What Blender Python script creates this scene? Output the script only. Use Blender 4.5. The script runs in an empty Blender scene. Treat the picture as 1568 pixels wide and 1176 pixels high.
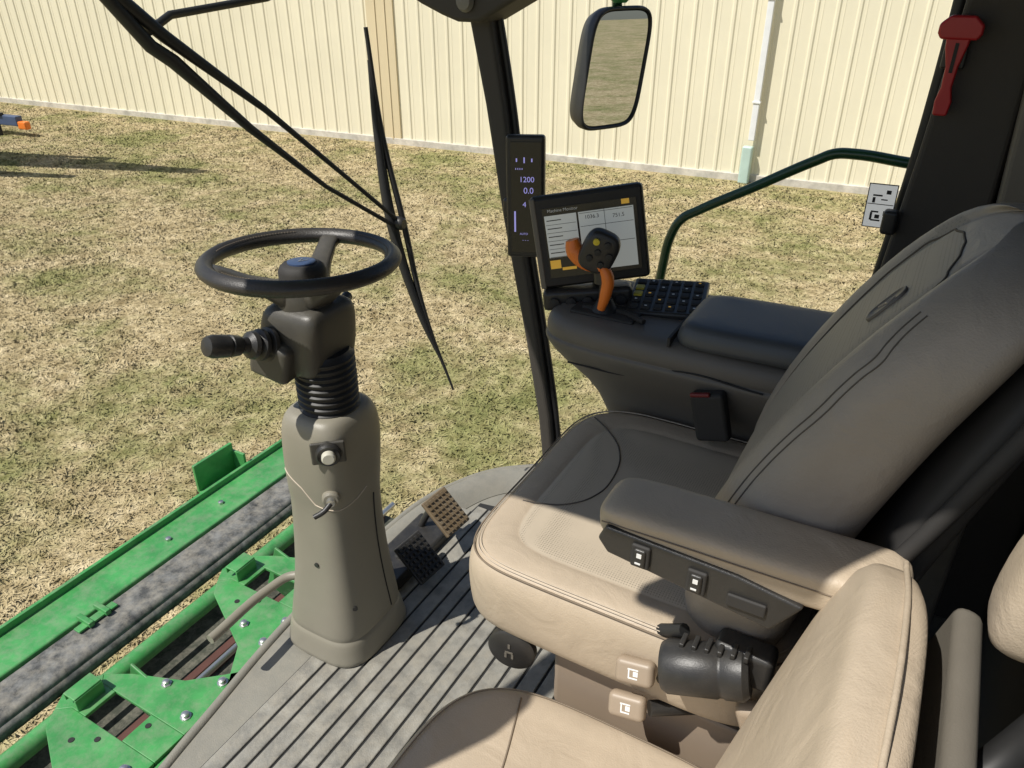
import bpy, bmesh, math, random
import numpy as np
from mathutils import Vector, Matrix, Euler
from mathutils.bvhtree import BVHTree
random.seed(4); np.random.seed(4)
S=bpy.context.scene; COL=S.collection
# ---------------------------------------------------------------- materials
def mat(name,col,rough=.5,var=.12,vscale=6,bump=0,bscale=200,metal=0,spec=.5,col2=None,emit=None,coat=0,wr=0,dust=0):
    m=bpy.data.materials.new(name);m.use_nodes=True;nt=m.node_tree;N=nt.nodes;L=nt.links
    b=N['Principled BSDF'];b.inputs['Roughness'].default_value=rough;b.inputs['Metallic'].default_value=metal
    b.inputs['Specular IOR Level'].default_value=spec;b.inputs['Coat Weight'].default_value=coat
    tc=N.new('ShaderNodeTexCoord')
    n=N.new('ShaderNodeTexNoise');n.inputs['Scale'].default_value=vscale;n.inputs['Detail'].default_value=4;n.inputs['Roughness'].default_value=.65
    L.new(tc.outputs['Object'],n.inputs['Vector'])
    r=N.new('ShaderNodeValToRGB');r.color_ramp.elements[0].position=.3;r.color_ramp.elements[1].position=.7
    c2=col2 or tuple(c*(1-var) for c in col)
    r.color_ramp.elements[0].color=(*c2,1);r.color_ramp.elements[1].color=(*[min(1,c*(1+var*.6)) for c in col],1)
    L.new(n.outputs['Fac'],r.inputs['Fac']);out=r.outputs['Color']
    mr=N.new('ShaderNodeMapRange');mr.inputs['To Min'].default_value=max(0,rough-.08);mr.inputs['To Max'].default_value=min(1,rough+.1)
    L.new(n.outputs['Fac'],mr.inputs['Value']);L.new(mr.outputs['Result'],b.inputs['Roughness'])
    if dust:
        g=N.new('ShaderNodeNewGeometry');sp=N.new('ShaderNodeSeparateXYZ');L.new(g.outputs['Normal'],sp.inputs[0])
        n3=N.new('ShaderNodeTexNoise');n3.inputs['Scale'].default_value=26;n3.inputs['Detail'].default_value=6;n3.inputs['Roughness'].default_value=.75;L.new(g.outputs['Position'],n3.inputs['Vector'])
        m1=N.new('ShaderNodeMapRange');m1.inputs['From Min'].default_value=.42;m1.inputs['From Max'].default_value=.68;m1.inputs['To Max'].default_value=dust;L.new(n3.outputs['Fac'],m1.inputs['Value'])
        m2=N.new('ShaderNodeMapRange');m2.inputs['From Min'].default_value=-.3;m2.inputs['From Max'].default_value=.9;L.new(sp.outputs['Z'],m2.inputs['Value'])
        mu=N.new('ShaderNodeMath');mu.operation='MULTIPLY';L.new(m1.outputs[0],mu.inputs[0]);L.new(m2.outputs[0],mu.inputs[1])
        mx=N.new('ShaderNodeMix');mx.data_type='RGBA';L.new(mu.outputs[0],mx.inputs[0]);L.new(out,mx.inputs[6]);mx.inputs[7].default_value=(.33,.30,.24,1);out=mx.outputs[2]
    L.new(out,b.inputs['Base Color'])
    nrm_=None
    if wr:
        n4=N.new('ShaderNodeTexNoise');n4.inputs['Scale'].default_value=13;n4.inputs['Detail'].default_value=3;n4.inputs['Distortion'].default_value=1.0;L.new(tc.outputs['Object'],n4.inputs['Vector'])
        b4=N.new('ShaderNodeBump');b4.inputs['Strength'].default_value=wr;b4.inputs['Distance'].default_value=.012;L.new(n4.outputs['Fac'],b4.inputs['Height']);nrm_=b4.outputs['Normal'];L.new(nrm_,b.inputs['Normal'])
    if bump:
        n2=N.new('ShaderNodeTexNoise');n2.inputs['Scale'].default_value=bscale;n2.inputs['Detail'].default_value=2
        L.new(tc.outputs['Object'],n2.inputs['Vector'])
        bp=N.new('ShaderNodeBump');bp.inputs['Strength'].default_value=bump;bp.inputs['Distance'].default_value=.001
        if nrm_: L.new(nrm_,bp.inputs['Normal'])
        L.new(n2.outputs['Fac'],bp.inputs['Height']);L.new(bp.outputs['Normal'],b.inputs['Normal'])
    if emit:
        b.inputs['Emission Color'].default_value=(*col,1);b.inputs['Emission Strength'].default_value=emit
    return m
def perf(name,col,dk=.5):
    m=mat(name,col,.55,.08,5,wr=.25)
    nt=m.node_tree;N=nt.nodes;L=nt.links;b=N['Principled BSDF']
    tc=N['Texture Coordinate'];v=N.new('ShaderNodeTexVoronoi');v.inputs['Scale'].default_value=230;v.inputs['Randomness'].default_value=.1
    L.new(tc.outputs['Object'],v.inputs['Vector'])
    r=N.new('ShaderNodeMapRange');r.inputs['From Min'].default_value=.12;r.inputs['From Max'].default_value=.36;L.new(v.outputs['Distance'],r.inputs['Value'])
    bp=N.new('ShaderNodeBump');bp.inputs['Strength'].default_value=.35;bp.inputs['Distance'].default_value=.001
    L.new(r.outputs['Result'],bp.inputs['Height']);L.new(bp.outputs['Normal'],b.inputs['Normal'])
    mx=N.new('ShaderNodeMix');mx.data_type='RGBA';src=b.inputs['Base Color'].links[0].from_socket
    mx.inputs[6].default_value=(col[0]*dk,col[1]*dk,col[2]*dk,1);L.new(src,mx.inputs[7]);L.new(r.outputs['Result'],mx.inputs[0]);L.new(mx.outputs[2],b.inputs['Base Color'])
    return m
TAN=(.46,.375,.275)
leather=mat('tan_leather',TAN,.5,.08,7,.5,420,wr=.3)
leatherp=perf('perforated_leather',(.48,.405,.305))
leatherg=mat('backrest_leather_shaded',(.31,.27,.225),.48,.08,7,.5,420,wr=.3)  # same leather as the cushion, its shade put into a darker, greyer colour
leathergp=perf('backrest_perforated_shaded',(.27,.24,.20),.6)  # perforated leather again, with the shade on the backrest in its colour
thread=mat('seam_thread',(.20,.155,.11),.8)
threadd=mat('dark_seam_thread',(.09,.078,.065),.8)
threadl=mat('light_thread',(.55,.47,.37),.8)
trim=mat('brown_grey_plastic',(.155,.14,.115),.5,.08,8,.4,500)
coltrim=mat('column_plastic',(.25,.23,.18),.42,.07,5,.3,600)
floorm=mat('floor_mat',(.28,.27,.235),.62,.3,16,.8,260,col2=(.13,.125,.11),dust=.6)
floorb=mat('floor_border',(.23,.22,.185),.55,.15,6,.6,300,dust=.35)
groove=mat('floor_groove',(.02,.02,.02),.8)
blk=mat('black_plastic',(.026,.025,.024),.38,.2,12,.3,700,dust=.06)
blkr=mat('black_rubber',(.018,.018,.018),.5,.2,12)
blkm=mat('black_matte',(.03,.028,.026),.7,.2)
houm=mat('column_dark_plastic',(.065,.060,.050),.42,.1,8,.3,600,dust=.08)
cabt=mat('cab_dark_trim',(.055,.048,.04),.7,.1,5,.3,400)
lid=mat('console_lid',(.075,.08,.085),.42,.1,6,.4,500)
cons=mat('console_plastic',(.135,.122,.105),.5,.08,6,.4,500)
green=mat('green_paint',(.06,.30,.08),.42,.3,9,.2,60,col2=(.04,.21,.055),coat=.25,dust=.35)
dgreen=mat('dark_green_paint',(.012,.07,.025),.35,.2,9,coat=.3)
dirty=mat('dusty_black_rubber',(.17,.17,.16),.8,.3,22,.9,90,col2=(.014,.016,.018),dust=.6)
steel=mat('zinc_steel',(.6,.6,.58),.35,.1,metal=.9)
orange=mat('orange_plastic',(.8,.2,.025),.4,.05)
yellow=mat('yellow_plastic',(.7,.55,.03),.45)
red=mat('red_plastic',(.45,.02,.025),.4)
redd=mat('dark_red_plastic',(.16,.012,.014),.45)
white=mat('white_print',(.8,.8,.78),.6,.03)
brownm=mat('pedal_brown',(.16,.115,.065),.6,.2,20,dust=.3)
scr=mat('screen_light',(.42,.44,.42),.3,.02,emit=.35)
scrd=mat('screen_dark',(.02,.022,.022),.2)
scry=mat('screen_yellow',(.7,.4,.05),.3,.02,emit=.3)
lav=mat('display_text',(.35,.33,.75),.3,.02,emit=.6)
tyre=mat('tyre',(.03,.03,.028),.8,.3)
mirrorm=bpy.data.materials.new('mirror_glass');mirrorm.use_nodes=True
_b=mirrorm.node_tree.nodes['Principled BSDF'];_b.inputs['Metallic'].default_value=1;_b.inputs['Roughness'].default_value=.01;_b.inputs['Base Color'].default_value=(.62,.65,.68,1)
# ---------------------------------------------------------------- helpers
PAR=[None]
def grp(name,parent=None):
    e=bpy.data.objects.new(name,None);COL.objects.link(e);e.empty_display_size=.1;PAR[0]=e;return e
def finish(ob,m=None,smooth=False,bevel=0,sub=0):
    COL.objects.link(ob) if ob.name not in COL.objects else None
    if m: ob.data.materials.append(m)
    if bevel:
        b=ob.modifiers.new('b','BEVEL');b.width=bevel;b.segments=3;b.limit_method='ANGLE';b.angle_limit=math.radians(35)
        smooth=True
    if sub:
        s=ob.modifiers.new('s','SUBSURF');s.levels=sub;s.render_levels=sub
    if smooth:
        for p in ob.data.polygons:p.use_smooth=True
        if bevel:
            w=ob.modifiers.new('w','WEIGHTED_NORMAL')
    if PAR[0]: ob.parent=PAR[0]
    return ob
def mesh(name,v,f,m=None,**k):
    me=bpy.data.meshes.new(name);me.from_pydata([tuple(a) for a in v],[],f);me.update()
    bm=bmesh.new();bm.from_mesh(me);bmesh.ops.recalc_face_normals(bm,faces=bm.faces);bm.to_mesh(me);bm.free()
    return finish(bpy.data.objects.new(name,me),m,**k)
def box(name,c,s,m,bevel=.004,rot=None,M=None):
    v=[(x*s[0]/2,y*s[1]/2,z*s[2]/2) for x in(-1,1) for y in(-1,1) for z in(-1,1)]
    f=[(0,1,3,2),(4,6,7,5),(0,4,5,1),(2,3,7,6),(0,2,6,4),(1,5,7,3)]
    ob=mesh(name,v,f,m,bevel=bevel)
    if M is not None: ob.matrix_local=M
    elif c is not None:
        ob.location=c
        if rot: ob.rotation_euler=[math.radians(a) for a in rot]
    return ob
def frame(c,r,u):
    r=Vector(r).normalized();u=Vector(u);u=(u-r*u.dot(r)).normalized();n=r.cross(u)
    M=Matrix((r,u,n)).transposed().to_4x4();M.translation=Vector(c);return M
def lbox(name,F,c,s,m,bevel=.003):
    return box(name,None,s,m,bevel,M=F@Matrix.Translation(c))
def rings(name,R,m,cap=True,sub=0,smooth=True,closed=True):
    n=len(R[0]);v=[p for r in R for p in r];f=[]
    for i in range(len(R)-1):
        for j in range(n if closed else n-1):
            a=i*n+j;b=i*n+(j+1)%n;f.append((a,b,b+n,a+n))
    if cap: f.append(tuple(range(n))[::-1]);f.append(tuple(range((len(R)-1)*n,len(R)*n)))
    return mesh(name,v,f,m,smooth=smooth,sub=sub)
def lathe(name,prof,m,M=None,n=40,sub=0):
    R=[[(r*math.cos(2*math.pi*j/n),r*math.sin(2*math.pi*j/n),z) for j in range(n)] for r,z in prof]
    ob=rings(name,R,m,sub=sub)
    e=ob.modifiers.new('e','EDGE_SPLIT');e.split_angle=math.radians(40)
    if M is not None: ob.matrix_local=M
    return ob
def axisM(a,b):
    a=Vector(a);b=Vector(b);M=(b-a).to_track_quat('Z','Y').to_matrix().to_4x4();M.translation=a;return M,(b-a).length
def rod(name,a,b,r,m,prof=None):
    M,l=axisM(a,b);return lathe(name,prof or [(r,0),(r,l)],m,M,24)
def tube(name,pts,r,m,cyc=False,smooth=True,radii=None):
    cu=bpy.data.curves.new(name,'CURVE');cu.dimensions='3D';cu.bevel_depth=r;cu.bevel_resolution=3;cu.resolution_u=8;cu.use_fill_caps=True
    sp=cu.splines.new('BEZIER' if smooth else 'POLY')
    P=sp.bezier_points if smooth else sp.points
    P.add(len(pts)-1)
    for i,p in enumerate(pts):
        if smooth:P[i].co=p;P[i].handle_left_type=P[i].handle_right_type='AUTO'
        else:P[i].co=(*p,1)
        if radii:P[i].radius=radii[i]
    sp.use_cyclic_u=cyc
    ob=bpy.data.objects.new(name,cu);COL.objects.link(ob)
    dg=bpy.context.evaluated_depsgraph_get();me=bpy.data.meshes.new_from_object(ob.evaluated_get(dg));bpy.data.objects.remove(ob)
    me.materials.clear();o=bpy.data.objects.new(name,me)
    return finish(o,m,smooth=True)
def prism(name,pts,a0,a1,ax,m,bevel=.003,M=None):
    def q(p,a): return {'x':(a,p[0],p[1]),'y':(p[0],a,p[1]),'z':(p[0],p[1],a)}[ax]
    n=len(pts);v=[q(p,a0) for p in pts]+[q(p,a1) for p in pts]
    f=[tuple(range(n)),tuple(range(n,2*n))[::-1]]+[(i,(i+1)%n,n+(i+1)%n,n+i) for i in range(n)]
    ob=mesh(name,v,f,m,bevel=bevel)
    if M is not None: ob.matrix_local=M
    return ob
def text(name,s,size,F,loc,m):
    cu=bpy.data.curves.new(name,'FONT');cu.body=s;cu.size=size;cu.align_x='CENTER';cu.align_y='CENTER'
    ob=bpy.data.objects.new(name,cu);COL.objects.link(ob)
    dg=bpy.context.evaluated_depsgraph_get();me=bpy.data.meshes.new_from_object(ob.evaluated_get(dg));bpy.data.objects.remove(ob)
    me.materials.clear();o=bpy.data.objects.new(name,me);finish(o,m);o.matrix_local=F@Matrix.Translation(loc);return o
def sgp(c,e): return math.copysign(abs(c)**e,c)
def sell(a,b,n,N=72):
    return [(a*sgp(math.cos(2*math.pi*j/N),2/n),b*sgp(math.sin(2*math.pi*j/N),2/n)) for j in range(N)]
def dens(P,k=6):
    out=[]
    for i in range(len(P)-1):
        for j in range(k):
            t=j/k;out.append((P[i][0]*(1-t)+P[i+1][0]*t,P[i][1]*(1-t)+P[i+1][1]*t))
    return out+[P[-1]]
def bvh_of(o):
    bpy.context.view_layer.update();return BVHTree.FromObject(o,bpy.context.evaluated_depsgraph_get())

# ---------------------------------------------------------------- world, sun, camera
KX,KY=.35,.56
sv=Vector((-KX,-KY,1)).normalized()
elev=math.asin(sv.z);az=math.atan2(sv.x,sv.y)
w=bpy.data.worlds.new("World");S.world=w;w.use_nodes=True
sky=w.node_tree.nodes.new('ShaderNodeTexSky');sky.sky_type='NISHITA';sky.sun_disc=False;sky.sun_elevation=elev;sky.sun_rotation=az
w.node_tree.links.new(sky.outputs[0],w.node_tree.nodes['Background'].inputs[0]);w.node_tree.nodes['Background'].inputs[1].default_value=.10
sd=bpy.data.lights.new('sun','SUN');sd.energy=5;sd.angle=math.radians(.5);sd.color=(1,.96,.89)
so=bpy.data.objects.new('sun',sd);COL.objects.link(so);so.rotation_euler=sv.to_track_quat('Z','Y').to_euler();so.location=(0,0,10)
cd=bpy.data.cameras.new('camera');cam=bpy.data.objects.new('camera',cd);COL.objects.link(cam);S.camera=cam
cam.location=(0,0,1.5);cam.rotation_euler=(math.radians(60.8),0,math.radians(29.5));cd.sensor_width=36;cd.lens=36*1180/1568;cd.clip_start=.02;cd.clip_end=500
S.view_settings.view_transform='Standard'

# ---------------------------------------------------------------- lawn
GZ=-1.9
PAR[0]=None
def grassmat(name,blade):
    gm=bpy.data.materials.new(name);gm.use_nodes=True;nt=gm.node_tree;N=nt.nodes;L=nt.links;b=N['Principled BSDF'];b.inputs['Roughness'].default_value=.9;b.inputs['Specular IOR Level'].default_value=.12
    tc=N.new('ShaderNodeTexCoord')
    def noise(sc,det,ro=.6):
        n=N.new('ShaderNodeTexNoise');n.inputs['Scale'].default_value=sc;n.inputs['Detail'].default_value=det;n.inputs['Roughness'].default_value=ro;L.new(tc.outputs['Object'],n.inputs['Vector']);return n
    def ramp(src,st):
        r=N.new('ShaderNodeValToRGB');e=r.color_ramp.elements
        while len(e)<len(st):e.new(.5)
        for i,(p,c) in enumerate(st):e[i].position=p;e[i].color=(*c,1)
        L.new(src,r.inputs['Fac']);return r
    def mix(a,b_,f,mode='MIX'):
        m=N.new('ShaderNodeMix');m.data_type='RGBA';m.blend_type=mode
        L.new(a,m.inputs[6]);L.new(b_,m.inputs[7])
        if isinstance(f,float):m.inputs[0].default_value=f
        else:L.new(f,m.inputs[0])
        return m.outputs[2]
    k=1.20 if blade else 1.0
    def q(*c):return tuple(x*k for x in c)
    s0=noise(5,4,.7)
    straw=ramp(s0.outputs['Fac'],[(.3,q(.31,.245,.13)),(.5,q(.46,.375,.215)),(.7,q(.60,.50,.31))])
    grn=ramp(s0.outputs['Fac'],[(.3,q(.17,.18,.065)),(.55,q(.28,.27,.115)),(.7,q(.39,.355,.18))])
    patch=ramp(noise(.8,5,.68).outputs['Fac'],[(.44,(0,0,0)),(.64,(1,1,1))])
    c=mix(straw.outputs[0],grn.outputs[0],patch.outputs[0])
    cl=ramp(noise(9,4,.75).outputs['Fac'],[(.34,(.62,.59,.52)),(.58,(1.05,1.05,1.05))])
    c=mix(c,cl.outputs[0],.9,'MULTIPLY')
    L.new(c,b.inputs['Base Color'])
    if blade:
        g=N.new('ShaderNodeNewGeometry');vm=N.new('ShaderNodeVectorMath');vm.operation='SCALE';vm.inputs[3].default_value=.3;L.new(g.outputs['Normal'],vm.inputs[0])
        va=N.new('ShaderNodeVectorMath');va.operation='ADD';va.inputs[1].default_value=(0,0,1);L.new(vm.outputs[0],va.inputs[0])
        vn=N.new('ShaderNodeVectorMath');vn.operation='NORMALIZE';L.new(va.outputs[0],vn.inputs[0]);L.new(vn.outputs[0],b.inputs['Normal'])
    else:
        bp=N.new('ShaderNodeBump');bp.inputs['Strength'].default_value=.8;bp.inputs['Distance'].default_value=.03
        L.new(noise(26,3,.75).outputs['Fac'],bp.inputs['Height']);L.new(bp.outputs['Normal'],b.inputs['Normal'])
    return gm
gm=grassmat('dry_grass_soil',False);gmb=grassmat('dry_grass_blades',True)
mesh('ground',[(-150,-150,GZ),(150,-150,GZ),(150,150,GZ),(-150,150,GZ)],[(0,1,2,3)],gm)
nb=420000
yy=.9+(13.2)*np.random.rand(nb)**1.05
xx=1.2-(2.3*yy+4.6)*np.random.rand(nb)**1.1
keep=(yy<13.55+.08*xx)&(yy>-.55*xx-1.4);xx=xx[keep];yy=yy[keep];nb=len(xx)
def vnoise(px,py,sc,seed):
    rs=np.random.RandomState(seed);G=rs.rand(256,256);fx=px*sc+1000;fy=py*sc+1000
    ix=np.floor(fx).astype(int);iy=np.floor(fy).astype(int);tx=fx-ix;ty=fy-iy;tx=tx*tx*(3-2*tx);ty=ty*ty*(3-2*ty)
    g=lambda a_,b_:G[a_%256,b_%256]
    return (g(ix,iy)*(1-tx)+g(ix+1,iy)*tx)*(1-ty)+(g(ix,iy+1)*(1-tx)+g(ix+1,iy+1)*tx)*ty
cell=vnoise(xx,yy,7.3,1)*.6+vnoise(xx+yy*.3,yy-xx*.3,2.1,2)*.4
h=(.007+.016*np.random.rand(nb))*(.5+1.6*cell);a=np.random.rand(nb)*6.283;wd=(.0045+.005*np.random.rand(nb))*(1+yy/14)
lean=np.random.randn(nb,2)*.03
V=np.zeros((nb,3,3),np.float32)
V[:,0,0]=xx-wd*np.cos(a);V[:,0,1]=yy-wd*np.sin(a);V[:,1,0]=xx+wd*np.cos(a);V[:,1,1]=yy+wd*np.sin(a)
V[:,2,0]=xx+lean[:,0];V[:,2,1]=yy+lean[:,1];V[:,:2,2]=GZ-.002;V[:,2,2]=GZ+h
me=bpy.data.meshes.new('grass');me.vertices.add(nb*3);me.loops.add(nb*3);me.polygons.add(nb)
me.vertices.foreach_set('co',V.ravel());me.loops.foreach_set('vertex_index',np.arange(nb*3,dtype=np.int32))
me.polygons.foreach_set('loop_start',np.arange(0,nb*3,3,dtype=np.int32));me.update();me.validate()
me.materials.append(gmb);go=bpy.data.objects.new('grass',me);COL.objects.link(go)

# ---------------------------------------------------------------- metal shed
shed=grp('metal_shed')
cream=mat('cream_siding',(.82,.76,.57),.5,.05,.6,0)
tanp=mat('tan_panel',(.70,.59,.38),.5,.05,.6)
conc=mat('foundation_concrete',(.60,.56,.48),.85,.3,5,.3,40)
M0=Matrix.Translation((0,13.7,0))@Matrix.Rotation(math.atan(.08),4,'Z')
pr=[];x=-62.
while x<30:
    pr+= [(x,0),(x+.105,0),(x+.125,-.0),(x+.147,-.020),(x+.182,-.020),(x+.204,0),(x+.245,0),(x+.25,-.004),(x+.262,-.004),(x+.267,0)];x+=.305
z0,z1=GZ+.1,2.9
v=[(a_,b_,z0) for a_,b_ in pr]+[(a_,b_,z1) for a_,b_ in pr];n=len(pr)
f=[(i,i+1,n+i+1,n+i) for i in range(n-1)]
o=mesh('siding_wall',v,f,cream);o.matrix_local=M0
o=box('foundation',None,(92,.16,.2),conc,.01,M=M0@Matrix.Translation((-16,.03,GZ+.02)))
o=box('roof_slab',None,(93,16,.25),cream,.02,M=M0@Matrix.Translation((-16,7.9,3.03)))
o=box('back_wall',None,(92,15,4.6),cream,.02,M=M0@Matrix.Translation((-16,8.2,.5)))
o=box('tan_panel',None,(.60,.04,4.7),tanp,.004,M=M0@Matrix.Translation((-10.2,-.02,.55)))
for s_ in(-.1,.12): box('panel_rib',None,(.03,.02,4.7),tanp,.006,M=M0@Matrix.Translation((-10.2+s_,-.048,.55)))
grp('downspout')
spm=mat('white_downspout',(.80,.81,.80),.4,.05);spg=mat('pale_green_pipe',(.48,.62,.55),.5,.08)
def wp(x,off): return Vector((x,13.7+.08*x-off,0))
p=wp(-3.0,.12)
box('pipe',(p.x,p.y,.9),(.10,.07,4.2),spm,.012)
box('lower_boot',(p.x-.03,p.y-.03,GZ+.30),(.17,.13,.62),spg,.03)
for z in(-.6,.9): box('strap',(p.x,p.y-.01,z),(.13,.08,.03),spm,.004)
grp('white_shed')
box('walls',(60,24,.3),(14,10,4.4),mat('white_wall',(.75,.75,.73),.6),.05)
prism('roof',[(18.6,2.5),(29.4,2.5),(24,4.6)],52.5,67.5,'x',mat('shed_roof',(.35,.36,.38),.5),.02)
box('door',(52.9,24,-.3),(.1,4,3.2),blkm,.01)

grp('parked_implement')
bluep=mat('blue_grey_paint',(.06,.09,.17),.5)
box('main_beam',(-18.9,9.37,-1.58),(3.2,.16,.2),bluep,.02,rot=(0,0,7))
box('beam_rib',(-18.2,9.39,-1.46),(1.0,.1,.06),blkm,.01,rot=(0,0,7))
box('tip_marker',(-17.22,9.58,-1.66),(.24,.14,.16),orange,.03,rot=(0,0,7))
for x_ in(-17.9,-19.5): box('stand',(x_,9.4,-1.78),(.1,.1,.28),blkm,.01)
grp('unloading_auger')
tube('auger_tube',[(-24,4.2,1.6),(-17.6,5.75,2.05),(-13.2,7.0,2.15)],.42,green,radii=[1.3,1.1,.35])
tube('auger_spout',[(-13.7,6.85,2.15),(-13.0,7.1,2.05)],.12,blkm)
tube('lower_boom',[(-24,3.2,1.3),(-17.2,5.0,1.55),(-14.6,5.85,1.9)],.30,green,radii=[1.2,1,.3])
for d_ in(0,.55): tube('brace',[(-22,5.2+d_,1.0),(-17,6.2+d_*.8,1.5),(-15.2,6.9+d_*.3,1.9)],.08,blkm)
box('support_body',(-24,3.5,-.2),(3,2.5,3.3),green,.1)
# ---------------------------------------------------------------- combine cab structure
grp('combine_harvester_cab')
edge=[(-.98,.12),(-1.10,.35),(-1.14,.53),(-1.165,.69),(-1.19,.85),(-1.205,1.0),(-1.21,1.2),(-1.205,1.39),(-1.19,1.55),(-1.15,1.67),(-1.08,1.79),(-.95,1.9)]
poly=edge+[(.6,1.9),(.6,.12)]
prism('floor_pan',poly,-.07,0,'z',floorb,.012)
tube('floor_edge_seal',[(x_-.004,y_,-.004) for x_,y_ in edge],.012,floorb)
tube('floor_edge_black_seal',[(x_-.02,y_,-.025) for x_,y_ in edge],.010,blkr)
R=[]
for (x_,y_,nx,ny) in((-1.175,1.22,-1,0),(-1.175,1.4,-1,0),(-1.155,1.55,-.97,.2),(-1.11,1.69,-.8,.55),(-1.03,1.80,-.6,.8),(-.9,1.86,-.2,1)):
    R.append([(x_-nx*d_,y_-ny*d_,z_) for d_,z_ in((-.03,-.01),(-.02,.022),(0,.034),(.03,.034),(.06,.022),(.09,.002))])
rings('raised_floor_lip',R,floorb,cap=False,closed=False,sub=2)
prism('mat_groove_base',[(-1.075,.32),(-1.075,.9),(-1.03,1.62),(-.55,1.7),(.2,1.7),(.2,.2),(-1.0,.2)],.001,.003,'z',groove,0)
x=-1.072;i=0
while x<.1:
    wv=(.040,.034,.040)[i%3]
    y1_=1.6-(.03 if i==0 else 0)
    y0_=.335 if x<-.9 else .2
    box('mat_rib',(x+wv/2,(y0_+y1_)/2,.0045),(wv,y1_-y0_,.006),floorm,.0028);x+=wv+.0058;i+=1
def strut(name,pts,wx,wy,m):
    R=[[(x_+sx*wx[i]/2,y_+sy*wy/2,z_) for sx,sy in((-1,-1),(1,-1),(1,1),(-1,1))] for i,(x_,y_,z_) in enumerate(pts)]
    o=rings(name,R,m,smooth=False);bb=o.modifiers.new('b','BEVEL');bb.width=.01;bb.segments=3;bb.limit_method='ANGLE';bb.angle_limit=math.radians(50)
    return o
ap=[(-1.16,1.75,1.9),(-1.10,1.75,1.5),(-1.07,1.75,1.37),(-1.03,1.75,1.17),(-.985,1.75,.89),(-.915,1.75,.54),(-.872,1.75,.30),(-.84,1.75,0)]
strut('front_pillar',ap,[.085,.068,.062,.055,.048,.04,.038,.038],.04,cabt)
tube('pillar_seal',[(x_+.022+.012*max(0,z_),y_+.012,z_) for x_,y_,z_ in ap],.009,blkr)
tube('pillar_seal_front',[(x_-.022-.012*max(0,z_),y_+.02,z_) for x_,y_,z_ in ap],.008,dgreen)
strut('front_pillar_door_side',[(x_-.02,.16,z_) for x_,y_,z_ in ap],[.09,.075,.07,.062,.055,.05,.05,.05],.05,cabt)
prism('corner_headliner',[(-1.24,1.42),(-1.19,1.395),(-1.13,1.372),(-1.09,1.36),(-1.03,1.36),(-.98,1.385),(-.93,1.41),(-.86,1.44),(-.86,1.6),(-1.24,1.6)],1.66,1.80,'y',cabt,.012)
lathe('corner_button',[(.001,.012),(.018,.010),(.024,0)],mat('grey_button',(.2,.19,.17),.4),frame((-1.06,1.655,1.405),(1,0,0),(0,-.0,1)))
prism('roof',[(-1.35,.2),(-1.42,.6),(-1.45,1.03),(-1.42,1.5),(-1.3,1.95),(.9,1.95),(.9,.2)],2.0,2.18,'z',green,.03)
box('roof_liner',(-.2,1.08,1.985),(1.9,1.6,.02),cabt,.004)
box('armrest_shade_block',(-.50,.20,1.90),(.34,.05,.2),cabt,.02)  # unseen block added to shade the front of the armrest
strut('rear_pillar',[(.02,1.76,2.0),(.015,1.76,1.43),(.01,1.76,1.15),(.0,1.76,.88),(-.03,1.76,.3),(-.03,1.76,0)],[.13,.13,.15,.17,.2,.2],.06,cabt)
strut('rear_pillar_inner',[(.13,1.70,2.0),(.13,1.70,1.43),(.16,1.70,.88),(.16,1.70,0)],[.12,.12,.12,.12],.06,trim)
box('rear_side_panel',(.36,1.82,1.0),(.62,.04,2.0),cabt,.01)
box('rear_wall',(.62,1.0,1.0),(.05,1.75,2.0),cabt,.02)
box('rear_shelf',(.47,1.0,.35),(.28,1.5,.7),cabt,.03)
for z_ in(1.02,.86): box('window_latch',(-.085,1.72,z_),(.03,.03,.05),blk,.008)
tube('window_seal_rear',[(-.062,1.79,1.9),(-.065,1.79,1.2),(-.09,1.79,.8),(-.12,1.79,.2)],.013,blkr)
grp('cushion_shade_caster')  # unseen body and arm, added to cast shade on the passenger cushion
R=[[( -.955+p_[0],-.0+y_,1.6+p_[1]) for p_ in sell(.105*s_,.20*s_,5,32)] for s_,y_ in((.5,-.07),(.9,-.05),(1,0),(.97,.02))]
rings('housing',R,blk);tube('arm',[(-.95,0,1.45),(-1.0,.08,1.43),(-1.08,.15,1.43)],.012,dgreen)

grp('combine_harvester_body')
prism('side_body',[(.75,-.9),(.75,1.9),(1.6,2.3),(5.8,2.2),(6.3,1.4),(6.0,-.5),(3.6,-.95)],.1,1.85,'y',green,.05)
def wheel(c,r,wd_):
    pr=[(r*.42,-wd_*.3),(r*.5,-wd_/2),(r*.86,-wd_/2),(r,-wd_*.38),(r,wd_*.38),(r*.86,wd_/2),(r*.5,wd_/2),(r*.42,wd_*.3),(.05,wd_*.2),(.05,-wd_*.2)]
    lathe('tyre',pr,tyre,frame(c,(1,0,0),(0,0,1)),48)
    for k in range(22):
        t=2*math.pi*k/22
        box('tyre_lug',None,(.07,.09,wd_*.9),tyre,.01,M=frame(c,(1,0,0),(0,0,1))@Matrix.Rotation(t,4,'Z')@Matrix.Translation((r,0,0)))
    lathe('rim',[(.02,wd_*.36),(r*.4,wd_*.3),(r*.45,wd_*.42)],yellow,frame(c,(1,0,0),(0,0,1)))
wheel((.9,2.15,GZ+.95),.95,.6);wheel((5,2.0,GZ+.65),.65,.4)

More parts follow.
